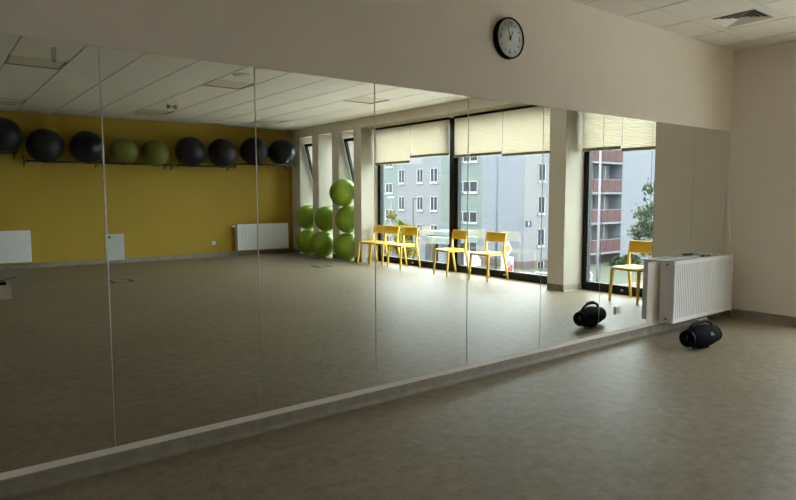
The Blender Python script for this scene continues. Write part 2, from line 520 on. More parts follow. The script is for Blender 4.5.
def detector(x, y, r, h, label, cat='smoke detector'):
    t = empty('ceiling_detector', (x, y, H), 0, label, cat)
    MB().lathe([(0, 0), (r, 0), (r, -h * .4), (r * .8, -h * .9), (r * .5, -h), (0, -h)], 24).build('detector_body', M['plastic'], t)
    MB().lathe([(r * .83, -h * .5), (r * .93, -h * .5), (r * .9, -h * .62), (r * .80, -h * .62)], 24).build('detector_slot', M['dark'], t)
detector(-3.72, -4.42, .11, .035, 'round flat white detector on the ceiling beside a square lamp')
detector(-3.73, -3.9, .05, .03, 'tiny round white sensor on the ceiling beside the larger round one')
# twin-head emergency spot
t = empty('emergency_spotlight', (-3.66, -7.4, H), 0, 'small white twin-headed emergency spotlight on the ceiling above the green rack balls', 'emergency light')
MB().box(-.09, .09, -.03, .03, -.03, 0, .006).build('lamp_base', M['plastic'], t)
for s in (-1, 1):
    MB().lathe([(0, 0), (.028, .01), (.038, .05), (.034, .06), (0, .055)], 16, Matrix.Translation((s * .07, 0, -.035)) @ Matrix.Rotation(PI + s * .5, 4, 'Y')).build('spot_head', M['greymetal'], t)
t = empty('ceiling_box_sensor', (-5.87, -4.3, H), 0, 'narrow boxy fitting hanging from the ceiling at the upper left of the mirrors', 'sensor')
MB().box(-.018, .018, -.05, .05, -.13, 0, .005).build('box_body', M['lum'], t)
MB().box(-.014, .014, -.042, .042, -.14, -.13, .003).build('box_lens', M['grid'], t)

# ------------------------------------------------------------------ clock
CX, CZ, CR = -3.593, 2.484, .147
t = empty('wall_clock', (CX, 0, CZ), 0, 'round white wall clock with a deep black rim above the mirrors', 'clock')
RX = Matrix.Rotation(PI / 2, 4, 'X')   # local z -> -y
MB().lathe([(0, .001), (CR - .006, .001), (CR, .006), (CR, .040), (CR - .004, .045), (CR - .009, .045), (CR - .010, .034), (0, .034)], 64, RX).build('clock_rim', M['gloss'], t)
MB().lathe([(0, .0341), (CR - .0105, .0341), (CR - .0105, .036), (0, .036)], 64, RX).build('clock_dial', M['clockface'], t)
def text_mesh(name, s, size, m, parent, mtx, ext_=.0006):
    cu = bpy.data.curves.new(name, 'FONT'); cu.body = s; cu.size = size; cu.align_x = 'CENTER'; cu.align_y = 'CENTER'; cu.extrude = ext_
    tmp = bpy.data.objects.new(name + '_tmp', cu); COL.objects.link(tmp)
    bpy.context.view_layer.update()
    me = bpy.data.meshes.new_from_object(tmp.evaluated_get(bpy.context.evaluated_depsgraph_get()))
    bpy.data.objects.remove(tmp)
    me.transform(mtx); me.materials.clear(); me.materials.append(m)
    o = bpy.data.objects.new(name, me); COL.objects.link(o); o.parent = parent
    return o
for k in range(12):
    a = k * PI / 6
    ux, uz = math.sin(a), math.cos(a)
    if k % 3 == 0:
        text_mesh('numeral', {0: '12', 3: '3', 6: '6', 9: '9'}[k], .046, M['clockink'], t, Matrix.Translation((ux * .098, -.0367, uz * .098)) @ RX)
    else:
        MB().box(-.0022, .0022, -.0375, -.0362, -.012, .012, rot=Matrix.Rotation(a, 3, 'Y')).build('hour_mark', M['clockink'], t).location = (ux * .104, 0, uz * .104)
def hand(name, ang, ln, wd, y):
    R3 = Matrix.Rotation(ang, 4, 'Y')
    MB().poly([R3 @ Vector((-wd, y, -.02)), R3 @ Vector((wd, y, -.02)), R3 @ Vector((wd * .6, y, ln)), R3 @ Vector((-wd * .6, y, ln))], (0, -.001, 0)).build(name, M['clockink'], t)
hand('hour_hand', math.radians(28.5), .058, .0045, -.038)
hand('minute_hand', math.radians(-22), .098, .003, -.0395)
MB().lathe([(0, .036), (.008, .036), (.008, .0425), (0, .043)], 16, RX).build('hand_hub', M['clockink'], t)
MB().lathe([(0, .0456), (CR - .0095, .0440)], 48, RX)  # (no front glass: none can be made out)

# ------------------------------------------------------------------ radiators
def radiator(x0, x1, ywall, sgn, z0, z1, label, thick=.148, gap=.022, valve=None, group=None):
    """panel radiator on a wall at y=ywall, sgn = direction into the room"""
    t = empty('panel_radiator', ((x0 + x1) / 2, ywall, z0), 0, label, 'radiator', group)
    hw = (x1 - x0) / 2; h = z1 - z0
    Y = lambda d: sgn * d
    yb, yf = gap, gap + thick
    # front plate: fluted sheet
    mb = MB()
    n = int((x1 - x0 - .06) / .0333) * 2
    xs_ = [-hw, -hw + .004]; ds = [yf - .010, yf]
    xs_ += [-hw + .03]; ds += [yf]
    for i in range(n // 2):
        c = -hw + .03 + (2 * hw - .06) * (i + .5) / (n // 2)
        q = (2 * hw - .06) / (n // 2)
        xs_ += [c - q * .22, c - q * .10, c + q * .10, c + q * .22]; ds += [yf, yf - .006, yf - .006, yf]
    xs_ += [hw - .03, hw - .004, hw]; ds += [yf, yf, yf - .010]
    zs = [0, .03, .045, h - .045, h - .03, h]
    rows = []
    for zi, z in enumerate(zs):
        flat = zi in (0, 1, 4, 5)
        rows.append([mb.b.verts.new((x, Y(yf if flat and 0 < k < len(xs_) - 1 else d), z)) for k, (x, d) in enumerate(zip(xs_, ds))])
    for A, B in zip(rows, rows[1:]):
        for k in range(len(A) - 1): mb.b.faces.new((A[k], A[k + 1], B[k + 1], B[k]))
    # returns
    def quad(*p): mb.b.faces.new([mb.b.verts.new(v) for v in p])
    for z in (0, h): quad((-hw, Y(yf - .001), z), (hw, Y(yf - .001), z), (hw, Y(yf - .014), z), (-hw, Y(yf - .014), z))
    quad((-hw, Y(yf - .014), 0), (hw, Y(yf - .014), 0), (hw, Y(yf - .014), h), (-hw, Y(yf - .014), h))
    mb.build('front_panel', M['white'], t)
    MB().box(-hw + .01, hw - .01, min(Y(yb), Y(yb + .012)), max(Y(yb), Y(yb + .012)), .008, h - .008).build('rear_panel', M['white'], t)
    # convector fins between the plates
    fin = MB()
    k = int((2 * hw - .1) / .05)
    for i in range(k):
        c = -hw + .05 + (2 * hw - .1) * i / (k - 1)
        fin.box(c - .001, c + .001, min(Y(yb + .014), Y(yf - .016)), max(Y(yb + .014), Y(yf - .016)), .03, h - .03)
    fin.build('convector_fins', M['white2'], t)
    for s in (-1, 1):
        xa = s * (hw - .0005)
        sp = MB().box(min(xa, xa - s * .002), max(xa, xa - s * .002), min(Y(yb), Y(yf - .012)), max(Y(yb), Y(yf - .012)), .0, h)
        e = sp.build('side_panel', M['white2'], t)
        for z in (.035, h - .035):
            mm = Matrix.Translation((xa + s * .0005, Y((yb + yf) / 2 + .0), z)) @ Matrix.Rotation(s * PI / 2, 4, 'Y')
            MB().lathe([(0, 0), (.013, 0), (.013, .004), (.009, .006), (.006, .003), (0, .003)], 16, mm).build('plug', M['greymetal'], t)
    g = MB()
    for i in range(int(2 * hw / .02)):
        c = -hw + .012 + i * .02
        if c < hw - .006: g.box(c - .004, c + .004, min(Y(yb + .012), Y(yf - .014)), max(Y(yb + .012), Y(yf - .014)), h - .012, h - .004)
    g.box(-hw, hw, min(Y(yb), Y(yb + .012)), max(Y(yb), Y(yb + .012)), h - .010, h)
    g.build('top_grille', M['white'], t)
    for s in (-.7, .7):
        MB().box(s * hw - .02, s * hw + .02, min(Y(.001), Y(gap)), max(Y(.001), Y(gap)), .08, h - .08).build('wall_bracket', M['white2'], t)
    if valve:
        s = valve
        MB().tube([(s * hw, Y(.1), h - .04), (s * (hw + .04), Y(.1), h - .04)], .014, 12).tube([(s * (hw + .04), Y(.1), h - .04), (s * (hw + .12), Y(.1), h - .04)], [.022, .025], 14).build('thermostat_valve', M['plastic'], t)
        MB().tube([(s * (hw + .02), Y(.1), h - .05), (s * (hw + .02), Y(.1), -z0)], .008, 10).build('supply_pipe', M['white2'], t)
    return t
radiator(-1.395, -.185, 0, -1, .110, .711, 'white ribbed panel radiator in front of the mirrors beside the black speaker', group='white panel radiators')
radiator(-1.475, -.205, -D, 1, .13, .712, 'white panel radiator on the yellow wall near the green balls', valve=-1, group='white panel radiators')
radiator(-6.9, -5.49, -D, 1, .142, .722, 'white panel radiator on the yellow wall at the left edge of the mirrors', valve=-1, group='white panel radiators')

# pale leaning stick and the small things on the radiator
t = empty('leaning_pole', (.0, 0, 0), 0, 'long thin white pole leaning in the corner behind the radiator', 'pole')
MB().tube([(-.035, -.105, .001), (-.030, -.019, 1.42)], .0105, 12).build('pole_shaft', M['alu'], t)
MB().tube([(-.030, -.0205, 1.40), (-.0298, -.0165, 1.45)], .0085, 12).build('pole_tip', M['alu'], t)
t = empty('coiled_cable', (-.42, -.10, .711), 0, 'small pale coiled cable lying on top of the corner radiator', 'cable')
c = MB()
pts = []
for i in range(60):
    a = i / 60 * 2 * PI * 3
    pts.append((math.cos(a) * (.055 + .004 * math.sin(i)), math.sin(a) * .030, .005 + .004 * (i / 20)))
c.tube(pts, .004, 8); c.build('cable_loop', M['plastic'], t)
t = empty('remote_control', (-.66, -.10, .711), 0, 'small dark grey object lying on top of the corner radiator', 'remote')
MB().box(-.075, .075, -.022, .022, 0, .018, .005).build('remote_body', M['greymetal'], t)
MB().box(-.06, -.02, -.012, .012, .018, .0195, .0005).build('key_pad', M['dark'], t)

# socket mounted on the mirror
def socket(x, y, z, sgn, s, label, group=None, parts=True):
    t = empty('power_socket', (x, y, z), 0, label, 'socket', group)
    d = .014 * sgn
    MB().box(-s, s, min(0, d), max(0, d), -s, s, .004).build('socket_plate', M['plastic'], t)
    mm = Matrix.Translation((0, d, 0)) @ (Matrix.Rotation(PI / 2 * (1 if sgn < 0 else -1), 4, 'X'))
    MB().lathe([(.021, .0), (.023, .0), (.023, .0015), (.021, .0015)], 20, mm).build('socket_ring', M['greymetal'], t)
    for q in (-1, 1): MB().lathe([(0, 0), (.003, 0), (.003, .001), (0, .001)], 10, mm @ Matrix.Translation((q * .0095, 0, .0))).build('pin_hole', M['dark'], t)
socket(-2.085, -.0064, .297, -1, .037, 'small white power socket set on the mirror beside the black speaker')
socket(-1.965, -D, .316, 1, .041, 'small white power socket low on the yellow wall left of the radiator')

# ------------------------------------------------------------------ black portable speaker
spk = empty('portable_speaker', (-1.672, -.578, 0), math.radians(-6), 'black barrel-shaped portable speaker with a carrying handle, standing on the floor', 'speaker')
Lh = .213
RB = Matrix.Translation((0, 0, .103)) @ Matrix.Rotation(PI / 2, 4, 'Y')
prof = [(.062, -Lh + .02), (.072, -Lh + .035), (.086, -Lh * .6), (.098, -Lh * .25), (.101, 0), (.098, Lh * .25), (.086, Lh * .6), (.072, Lh - .035), (.062, Lh - .02)]
MB().lathe([(0, -Lh + .02)] + prof + [(0, Lh - .02)], 40, RB).build('speaker_body', M['rubber'], spk)
for s in (-1, 1):
    RS = Matrix.Translation((0, 0, .103)) @ Matrix.Rotation(s * PI / 2, 4, 'Y')
    MB().lathe([(.068, Lh - .03), (.074, Lh - .024), (.072, Lh - .004), (.064, Lh), (.060, Lh - .004), (.058, Lh - .018)], 36, RS).build('end_ring', M['gloss'], spk)
    cone = MB().lathe([(0, Lh - .010), (.02, Lh - .010), (.032, Lh - .014), (.05, Lh - .010), (.060, Lh - .006), (.060, Lh - .016), (0, Lh - .017)], 32, RS).build('bass_cone', M['gloss'], spk)
    # grey exclamation-like mark on the cone
    MB().box(s * (Lh - .0105), s * (Lh - .0085), -.006, .006, .105, .133, .0008).box(s * (Lh - .0105), s * (Lh - .0085), -.006, .006, .088, .098, .0008).build('cone_mark', M['logo'], spk)
hp = []
for i in range(25):
    a = PI * i / 24
    hp.append((-math.cos(a) * .160, 0, .150 + math.sin(a) ** .6 * .088))
MB().tube(hp, [.009 if 3 < i < 21 else .011 for i in range(25)], 12, ry=1.5).build('carry_handle', M['gloss'], spk)
MB().tube([(x, 0, z + .0115) for x, z in [(h[0], h[2]) for h in hp[8:17]]], .006, 10, ry=2.0).build('handle_grip', M['steel'], spk)
MB().box(-.06, .06, -.045, -.02, .0, .020, .004).box(-.06, .06, .02, .045, .0, .020, .004).build('rubber_foot', M['gloss'], spk)
text_mesh('speaker_logo', 'JBL', .040, M['logo'], spk, Matrix.Translation((.015, -.0975, .140)) @ Matrix.Rotation(PI / 2 - .42, 4, 'X'), .0012)

# ------------------------------------------------------------------ chairs
def rsec(mb, pts, hw, hd, wvec):
    """rectangular rounded bar along pts; hw half width along wvec list/number, hd half depth"""
    k = len(pts); pts = [Vector(p) for p in pts]; wv = Vector(wvec).normalized()
    hws = hw if isinstance(hw, list) else [hw] * k
    hds = hd if isinstance(hd, list) else [hd] * k
    rings = []
    for i, p in enumerate(pts):
        a = pts[max(i - 1, 0)]; c = pts[min(i + 1, k - 1)]
        tt = (c - a).normalized(); u = (wv - tt * wv.dot(tt)).normalized(); w_ = tt.cross(u)
        r = []
        for su, sw in ((1, .55), (.55, 1), (-.55, 1), (-1, .55), (-1, -.55), (-.55, -1), (.55, -1), (1, -.55)):
            r.append(mb.b.verts.new(p + u * su * hws[i] + w_ * sw * hds[i]))
        rings.append(r)
    for A, B in zip(rings, rings[1:]):
        for j in range(8):
            f = mb.b.faces.new((A[j], A[(j + 1) % 8], B[(j + 1) % 8], B[j]))
    mb.b.faces.new(rings[0][::-1]); mb.b.faces.new(rings[-1])
    return mb
def make_chair():
    """faces -x; origin at floor, centre of the seat width; front feet x=-.23, rear feet x=+.23"""
    t = empty('stacking_chair')
    W = .195
    # seat: thin shaped slab
    mb = MB()
    nx, ny = 10, 9
    top, bot = [], []
    for i in range(nx + 1):
        x = -.225 + .385 * i / nx
        wv = .198 - .018 * (i / nx)
        if i == 0: wv -= .012
        rt, rb = [], []
        for j in range(ny + 1):
            s = j / ny * 2 - 1
            dip = -.010 * (1 - s * s) * math.sin(PI * min(1, (i + .5) / nx))
            roll = -.012 if i == 0 else (-.003 if i == 1 else 0)
            rt.append(mb.b.verts.new((x, s * wv, .443 + dip + roll)))
            rb.append(mb.b.verts.new((x, s * wv, .425 + dip * .8 + roll * .3)))
        top.append(rt); bot.append(rb)
    for i in range(nx):
        for j in range(ny):
            f = mb.b.faces.new((top[i][j], top[i + 1][j], top[i + 1][j + 1], top[i][j + 1])); f.smooth = True
            f = mb.b.faces.new((bot[i][j], bot[i][j + 1], bot[i + 1][j + 1], bot[i + 1][j])); f.smooth = True
    for i in range(nx):
        mb.b.faces.new((top[i][0], bot[i][0], bot[i + 1][0], top[i + 1][0])); mb.b.faces.new((top[i][ny], top[i + 1][ny], bot[i + 1][ny], bot[i][ny]))
    for j in range(ny):
        mb.b.faces.new((top[0][j], top[0][j + 1], bot[0][j + 1], bot[0][j])); mb.b.faces.new((top[nx][j], bot[nx][j], bot[nx][j + 1], top[nx][j + 1]))
    mb.build('seat', M['chair'], t)
    # backrest panel curved
    mb = MB()
    n = 12
    A = []
    for i in range(n + 1):
        s = i / n * 2 - 1
        y = s * (W + .004)
        cx = .165 + .022 * (1 - s * s)
        col = []
        for z, dx in ((.600, 0), (.606, -.0), (.68, .004), (.745, .014), (.758, .018)):
            e = .005 if z in (.600, .758) else .009
            col.append((mb.b.verts.new((cx + dx - e, y, z)), mb.b.verts.new((cx + dx + e, y, z))))
        A.append(col)
    for i in range(n):
        P, Q = A[i], A[i + 1]
        for k in range(4):
            f = mb.b.faces.new((P[k][0], Q[k][0], Q[k + 1][0], P[k + 1][0])); f.smooth = True
            f = mb.b.faces.new((P[k][1], P[k + 1][1], Q[k + 1][1], Q[k][1])); f.smooth = True
        mb.b.faces.new((P[0][0], P[0][1], Q[0][1], Q[0][0])); mb.b.faces.new((P[4][0], Q[4][0], Q[4][1], P[4][1]))
    for P in (A[0], A[-1]):
        mb.b.faces.new([P[k][0] for k in range(5)] + [P[k][1] for k in range(4, -1, -1)])
    mb.build('backrest', M['chair'], t)
    for s in (-1, 1):
        mb = MB(); rsec(mb, [(-.238, s * (W + .004), 0), (-.222, s * (W - .002), .22), (-.208, s * (W - .008), .428)], [.014, .018, .023], [.014, .017, .021], (1, 0, 0))
        mb.build('leg', M['chair'], t)
        mb = MB(); rsec(mb, [(.236, s * (W + .012), 0), (.205, s * (W + .006), .14), (.172, s * W, .30), (.150, s * (W - .004), .42), (.145, s * (W - .002), .47), (.148, s * W, .55), (.158, s * (W + .002), .62), (.172, s * (W + .003), .70), (.182, s * (W + .002), .752)],
                        [.014, .017, .021, .026, .024, .020, .017, .015, .012], [.014, .016, .017, .017, .016, .015, .014, .012, .011], (1, 0, 0))
        mb.build('leg', M['chair'], t)
    r = MB()
    for s in (-1, 1): r.box(-.2, .15, s * (W - .006) - .010, s * (W - .006) + .010, .398, .424, .004)
    r.box(-.21, -.19, -W + .016, W - .016, .40, .424, .004); r.box(.135, .155, -W + .016, W - .016, .40, .424, .004)
    r.build('seat_rail', M['chair'], t)
    return t
CH = [((.10, 6.93), 1, 'yellow stacking chair farthest along the large window, next to the green balls'),
      ((.10, 6.51), -2, 'yellow stacking chair, middle one of the three close together by the large window'),
      ((.10, 5.93), 0, 'yellow stacking chair, nearest the mullion of the three close together'),
      ((.10, 4.60), 7, 'yellow stacking chair standing in front of the dark window mullion'),
      ((.11, 3.74), -1, 'yellow stacking chair alone at the right half of the large window'),
      ((.100, 1.16), 2, 'yellow stacking chair alone at the small right window')]
proto = make_chair()
for i, ((x, v), rz, lab) in enumerate(CH):
    o = proto if i == 0 else copy_tree(proto)
    o.location = (x, -v, 0); o.rotation_euler = (0, 0, math.radians(rz))
    tag(o, lab, 'chair', 'yellow stacking chairs along the windows')

# ------------------------------------------------------------------ gym balls
def make_ball(m, r):
    t = empty('gym_ball')
    b = MB()
    n = 48
    prof = []
    for i in range(41):
        a = -PI / 2 + PI * i / 40
        rr = r * (1 + (.002 if i % 4 == 0 else 0))
        prof.append((max(0, rr * math.cos(a)) if 0 < i < 40 else 0, rr * math.sin(a)))
    b.lathe(prof, n); b.build('ball_skin', m, t)
    MB().lathe([(0, -r * .005), (.012, 0), (.012, .004), (.006, .0055), (0, .004)], 16, Matrix.Translation((0, r * .999, 0)) @ Matrix.Rotation(-PI / 2, 4, 'X')).build('air_plug', M['plug'], t)
    return t
BR = .313
dark = make_ball(M['blackball'], BR)
VB = 9.81
darkx = [(-5.86, 2.42, 'partly cut off by the left edge of the photo'), (-5.20, 2.27, 'second from the left'), (-4.50, 2.27, 'just left of the two green ones'),
         (-2.53, 2.275, 'just right of the two green ones'), (-1.84, 2.275, 'second to the right of the green ones'), (-1.10, 2.345, 'third to the right of the green ones'), (-.42, 2.345, 'rightmost, by the window wall')]
for i, (x, z, wd) in enumerate(darkx):
    o = dark if i == 0 else copy_tree(dark)
    o.location = (x, -VB, z); o.rotation_euler = (random.uniform(-.5, .5), random.uniform(-.5, .5), random.uniform(0, 6))
    tag(o, 'black gym ball on the rack, ' + wd, 'gym ball', 'black gym balls on the wall racks')
gr = make_ball(M['greenball2'], .265)
for i, (x, wd) in enumerate([(-3.852, 'left one of the pair'), (-3.252, 'right one of the pair')]):
    o = gr if i == 0 else copy_tree(gr)
    o.location = (x, -VB, 2.222); o.rotation_euler = (random.uniform(-.5, .5), random.uniform(-.5, .5), random.uniform(0, 6))
    tag(o, 'green gym ball on the wall rack between black ones, ' + wd, 'gym ball', 'green gym balls on the wall rack')
gf = make_ball(M['greenball'], .287)
FB = [(.04, 9.44, .287, 'lower green ball of the stack of two nearest the yellow wall'), (.04, 9.44, .861, 'upper green ball of the stack of two nearest the yellow wall'),
      (-.09, 8.60, .287, 'lower green ball of the middle stack, bulging into the room'), (.04, 8.59, .846, 'upper green ball of the middle stack'),
      (.00, 7.75, .287, 'bottom green ball of the stack of three nearest the large window'), (.05, 7.75, .859, 'middle green ball of the stack of three'),
      (-.07, 7.76, 1.42, 'topmost green ball of the stack of three')]
for i, (x, v, z, wd) in enumerate(FB):
    o = gf if i == 0 else copy_tree(gf)
    o.location = (x, -v, z); o.rotation_euler = (random.uniform(-.5, .5), random.uniform(-.5, .5), random.uniform(0, 6))
    tag(o, wd, 'gym ball', 'lime green gym balls stacked in the slit windows')

# racks
def rack(x0, x1, z, label):
    t = empty('ball_rack', ((x0 + x1) / 2, -D, z), 0, label, 'rack', 'black wall racks for gym balls')
    hw = (x1 - x0) / 2
    MB().tube([(-hw, .47, 0), (hw, .47, 0)], .011, 10).build('front_rail', M['steel'], t)
    MB().tube([(-hw, .17, 0), (hw, .17, 0)], .011, 10).build('rear_rail', M['steel'], t)
    for s in (-1, 1):
        b = MB()
        x = s * (hw - .012)
        b.box(x - .010, x + .010, 0, .006, -.09, .11)
        b.tube([(x, .006, 0), (x, .5, 0)], .010, 10)
        b.tube([(x, .006, -.08), (x, .17, -.005)], .006, 8)
        b.box(x - .005, x + .005, .465, .478, -.05, .09)
        b.build('bracket', M['steel'], t)
rack(-6.75, -5.655, 2.133, 'black wall rack at the left edge of the photo, slightly higher than its neighbour')
rack(-5.53, -4.30, 1.99, 'black wall rack carrying the second and third black balls from the left')
rack(-4.185, -2.975, 1.99, 'black wall rack carrying the two green balls')
rack(-2.85, -1.60, 1.99, 'black wall rack carrying the two black balls right of the green ones')
rack(-1.47, -.17, 2.06, 'black wall rack carrying the two rightmost black balls')

# ------------------------------------------------------------------ small things in the room
t = empty('access_hatch', (-4.015, -D, .066), 0, 'small white access hatch at the foot of the yellow wall', 'hatch')
MB().box(-.175, .175, 0, .028, 0, .525, .004).build('hatch_frame', M['hatch'], t)
MB().box(-.155, .155, .028, .036, .02, .505, .003).build('hatch_door', M['hatch'], t)
MB().box(-.150, -.075, .036, .044, .450, .482, .002).build('hatch_lock', M['dark'], t)

def floor_box(x, v, s, label):
    t = empty('floor_outlet_box', (x, -v, 0), 0, label, 'floor socket', 'floor socket boxes')
    f = MB()
    f.box(-s, s, -s, -s + .02, .0, .004); f.box(-s, s, s - .02, s, .0, .004)
    f.box(-s, -s + .02, -s + .02, s - .02, .0, .004); f.box(s - .02, s, -s + .02, s - .02, .0, .004)
    f.build('outlet_frame', M['darkmetal'], t)
    MB().box(-s + .022, s - .022, -s + .022, s - .022, 0, .003).build('outlet_lid', M['skirt'], t)
    MB().box(s - .06, s - .02, -s + .02, s - .02, .003, .006).box(-s + .02, -s + .06, -s + .02, s - .02, .003, .006).build('cable_flap', M['dark'], t)
floor_box(-4.61, 7.22, .17, 'square floor socket box in the open floor before the white hatch')
floor_box(-1.02, 7.07, .17, 'square floor socket box in front of the stacked green balls')

t = empty('cardboard_box', (-6.345, -6.42, 0), math.radians(4), 'pale open cardboard box on the floor at the left edge of the photo', 'box')
b = MB()
b.box(-.17, .17, -.13, .13, 0, .006); b.box(-.17, .17, -.13, -.126, .006, .19); b.box(-.17, .17, .126, .13, .006, .19)
b.box(-.17, -.166, -.126, .126, .006, .19); b.box(.166, .17, -.126, .126, .006, .19)
b.build('box_body', M['board'], t)
MB().box(-.17, .17, -.21, -.13, .187, .190, rot=Matrix.Rotation(.25, 3, 'X')).build('box_flap', M['board'], t)
MB().box(-.14, .12, -.1, .1, .15, .215, .01).build('dark_contents', M['rubber'], t)
t = empty('thin_rod', (-6.30, -6.42, .215), 0, 'thin dark rod lying across the top of the cardboard box', 'rod')
MB().tube([(-.10, .03, .006), (.0, -.06, .008), (.22, -.22, .030)], .006, 8).build('rod_shaft', M['steel'], t)

# ------------------------------------------------------------------ outside
G = -4.7
def sbox(name, x0, x1, v0, v1, z0, z1, m, kind='structure'):
    o = MB().box(x0, x1, -v1, -v0, z0, z1).build(name, m); o['kind'] = kind
    return o
sbox('asphalt_yard', -40, 110, -50, 120, G - .3, G, M['x_asphalt'])
M['added_bounce_ground'] = mat('pale_bounce_ground', (.58, .55, .50, 1), .9, noise=.1, nscale=2)  # kept pale to throw sky light upwards
sbox('added_bounce_ground', .7, 19, -12, 45, G, G + .02, M['added_bounce_ground'])  # out-of-view pale ground, added to bounce daylight onto ceiling and upper walls
sbox('lawn', 27.5, 31.9, 22.1, 70, G, G + .03, M['x_grass'])
sbox('lawn', 27.5, 70, 20.9, 30.4, G + .0, G + .031, M['x_grass'])
o = MB().box(14, 70, -20.85, -17.6, G, G + .02).build('paved_path', M['x_paver']); o['kind'] = 'structure'
o = MB().box(10, 70, -17.5, -6, G, G + .025).build('light_pavement', M['x_curb']); o['kind'] = 'structure'

def win_part(mbf, mbg, ax, pos, a0, a1, z0, z1, out, mull=True):
    """window on a facade; ax 'x' = facade x const (a = v), ax 'v' = facade v const (a = x). out = outward sign along normal in real axes"""
    def bx(mb, a, b, za, zb_, d0, d1):
        if ax == 'x': mb.box(pos - d1, pos - d0, -b, -a, za, zb_)
        else: mb.box(a, b, -pos + d0, -pos + d1, za, zb_)
    bx(mbg, a0 + .03, a1 - .03, z0 + .03, z1 - .03, .01, .03)
    for a, b, c, d in ((a0, a0 + .05, z0, z1), (a1 - .07, a1, z0, z1), (a0, a1, z0, z0 + .07), (a0, a1, z1 - .05, z1)): bx(mbf, a, b, c, d, .01, .06)
    if mull:
        m_ = (a0 + a1) / 2; bx(mbf, m_ - .03, m_ + .03, z0, z1, .01, .06)
    bx(mbf, a0 - .06, a1 + .06, z0 - .12, z0 - .04, .0, .12)

blk = empty('apartment_block', (34, -42, G), 0, 'long pale grey and green apartment block outside, seen through the large window', 'building')
def bpart(name, mb, m): return mb.build(name, m, blk)
def loc(mb):  # shift into parent space
    bmesh.ops.translate(mb.b, verts=mb.b.verts, vec=(-34, 42, -G)); return mb
TOPZ = 12.5
for nm, v0, v1, m in (('green_wall', 47.61, 62, 'x_green'), ('grey_wall', 40.77, 47.61, 'x_grey'), ('green_wall', 35.36, 40.77, 'x_green'), ('blue_grey_wall', 30.6, 35.36, 'x_blue')):
    bpart(nm, loc(MB().box(32, 33.5, -v1, -v0, G + .65, TOPZ)), M[m])
bpart('end_wall', loc(MB().box(32.02, 36.55, -33.5, -30.58, G + .65, TOPZ)), M['x_end'])
bpart('plinth', loc(MB().box(31.98, 36.55, -62, -30.55, G, G + .65)), M['x_plinth'])
bpart('roof_slab', loc(MB().box(31.7, 36.55, -62.3, -30.3, TOPZ, TOPZ + .4)), M['x_slab'])
def bwin(ax, pos, a0, a1, z0, z1, mull=True):
    f, g = MB(), MB()
    win_part(f, g, ax, pos, a0, a1, z0, z1, 1, mull)
    fo = bpart('window', loc(f), M['x_wframe']); g = loc(g).build('window_glass', M['x_glass'], fo)
for k in range(-2, 4):
    zz = k * 2.72
    for c, wd in ((46.8, .95), (43.85, .95), (41.75, 1.05)):
        bwin('x', 32, c - wd / 2, c + wd / 2, -.02 + zz, 1.33 + zz)
    for c, wd in ((50.45, .6), (48.95, 1.25), (38.2, 1.0), (36.85, 1.9)):
        if G + 1 < 1.75 + zz: bwin('x', 32, c - wd / 2, c + wd / 2, 1.70 + zz, 2.70 + zz)
    bwin('v', 30.58, 33.72, 34.62, -.12 + zz, 1.33 + zz)
plate = MB().box(32.25, 32.92, -30.58, -30.54, -1.17, -.70)
po = bpart('house_number_plate', loc(plate), M['x_plate'])
text_mesh('house_number', '8', .46, M['x_white'], blk, Matrix.Translation((-34 + 32.585, 42 - 30.535, -G - .935)) @ Matrix(((-1, 0, 0, 0), (0, 0, 1, 0), (0, 1, 0, 0), (0, 0, 0, 1))), .01)

b2 = empty('balcony_block', (44, -31, G), 0, 'apartment block with brown-red balconies outside, seen through the small right window', 'building')
def b2part(name, mb, m):
    bmesh.ops.translate(mb.b, verts=mb.b.verts, vec=(-44, 31, -G)); return mb.build(name, m, b2)
VBF = 29.0
b2part('blank_wall', MB().box(43.42, 56, -VBF - 3, -VBF + .05, G, TOPZ + 1), M['x_blue'])
b2part('rear_wall', MB().box(36.6, 43.42, -VBF - 3, -VBF - 1.25, G, TOPZ + 1), M['x_grey'])
b2part('plinth', MB().box(36.5, 56, -VBF - 1.25, -VBF - 1.15, G, G + .9), M['x_plinth'])
for k in range(-1, 5):
    z = .15 + 2.66 * k           # top of the red parapet
    b2part('balcony_slab', MB().box(36.8, 43.5, -VBF - 1.3, -VBF + .12, z - 1.30, z - 1.10), M['x_slab'])
    bp_ = MB()
    xx = 36.9
    while xx < 43.3:
        bp_.box(xx, xx + 1.05, -VBF + .02, -VBF + .07, z - 1.05, z - .06)
        xx += 1.09
    b2part('balcony_parapet', bp_, M['x_red'])
    b2part('balcony_rail', MB().box(36.8, 43.5, -VBF + .0, -VBF + .1, z - .05, z + .02), M['x_slab'])
    if z < 9:
        for c in (38.4, 40.0, 42.0):
            f, g = MB(), MB()
            win_part(f, g, 'v', VBF + 1.25, c - .7, c + .7, z - .9, z + .95, 1)
            fo = b2part('window', f, M['x_wframe']); g_ = b2part('window_glass', g, M['x_glass']); g_.parent = fo
    b2part('divider', MB().box(41.0, 41.12, -VBF - 1.2, -VBF - .1, z - 1.1, z + 1.2), M['x_slab'])

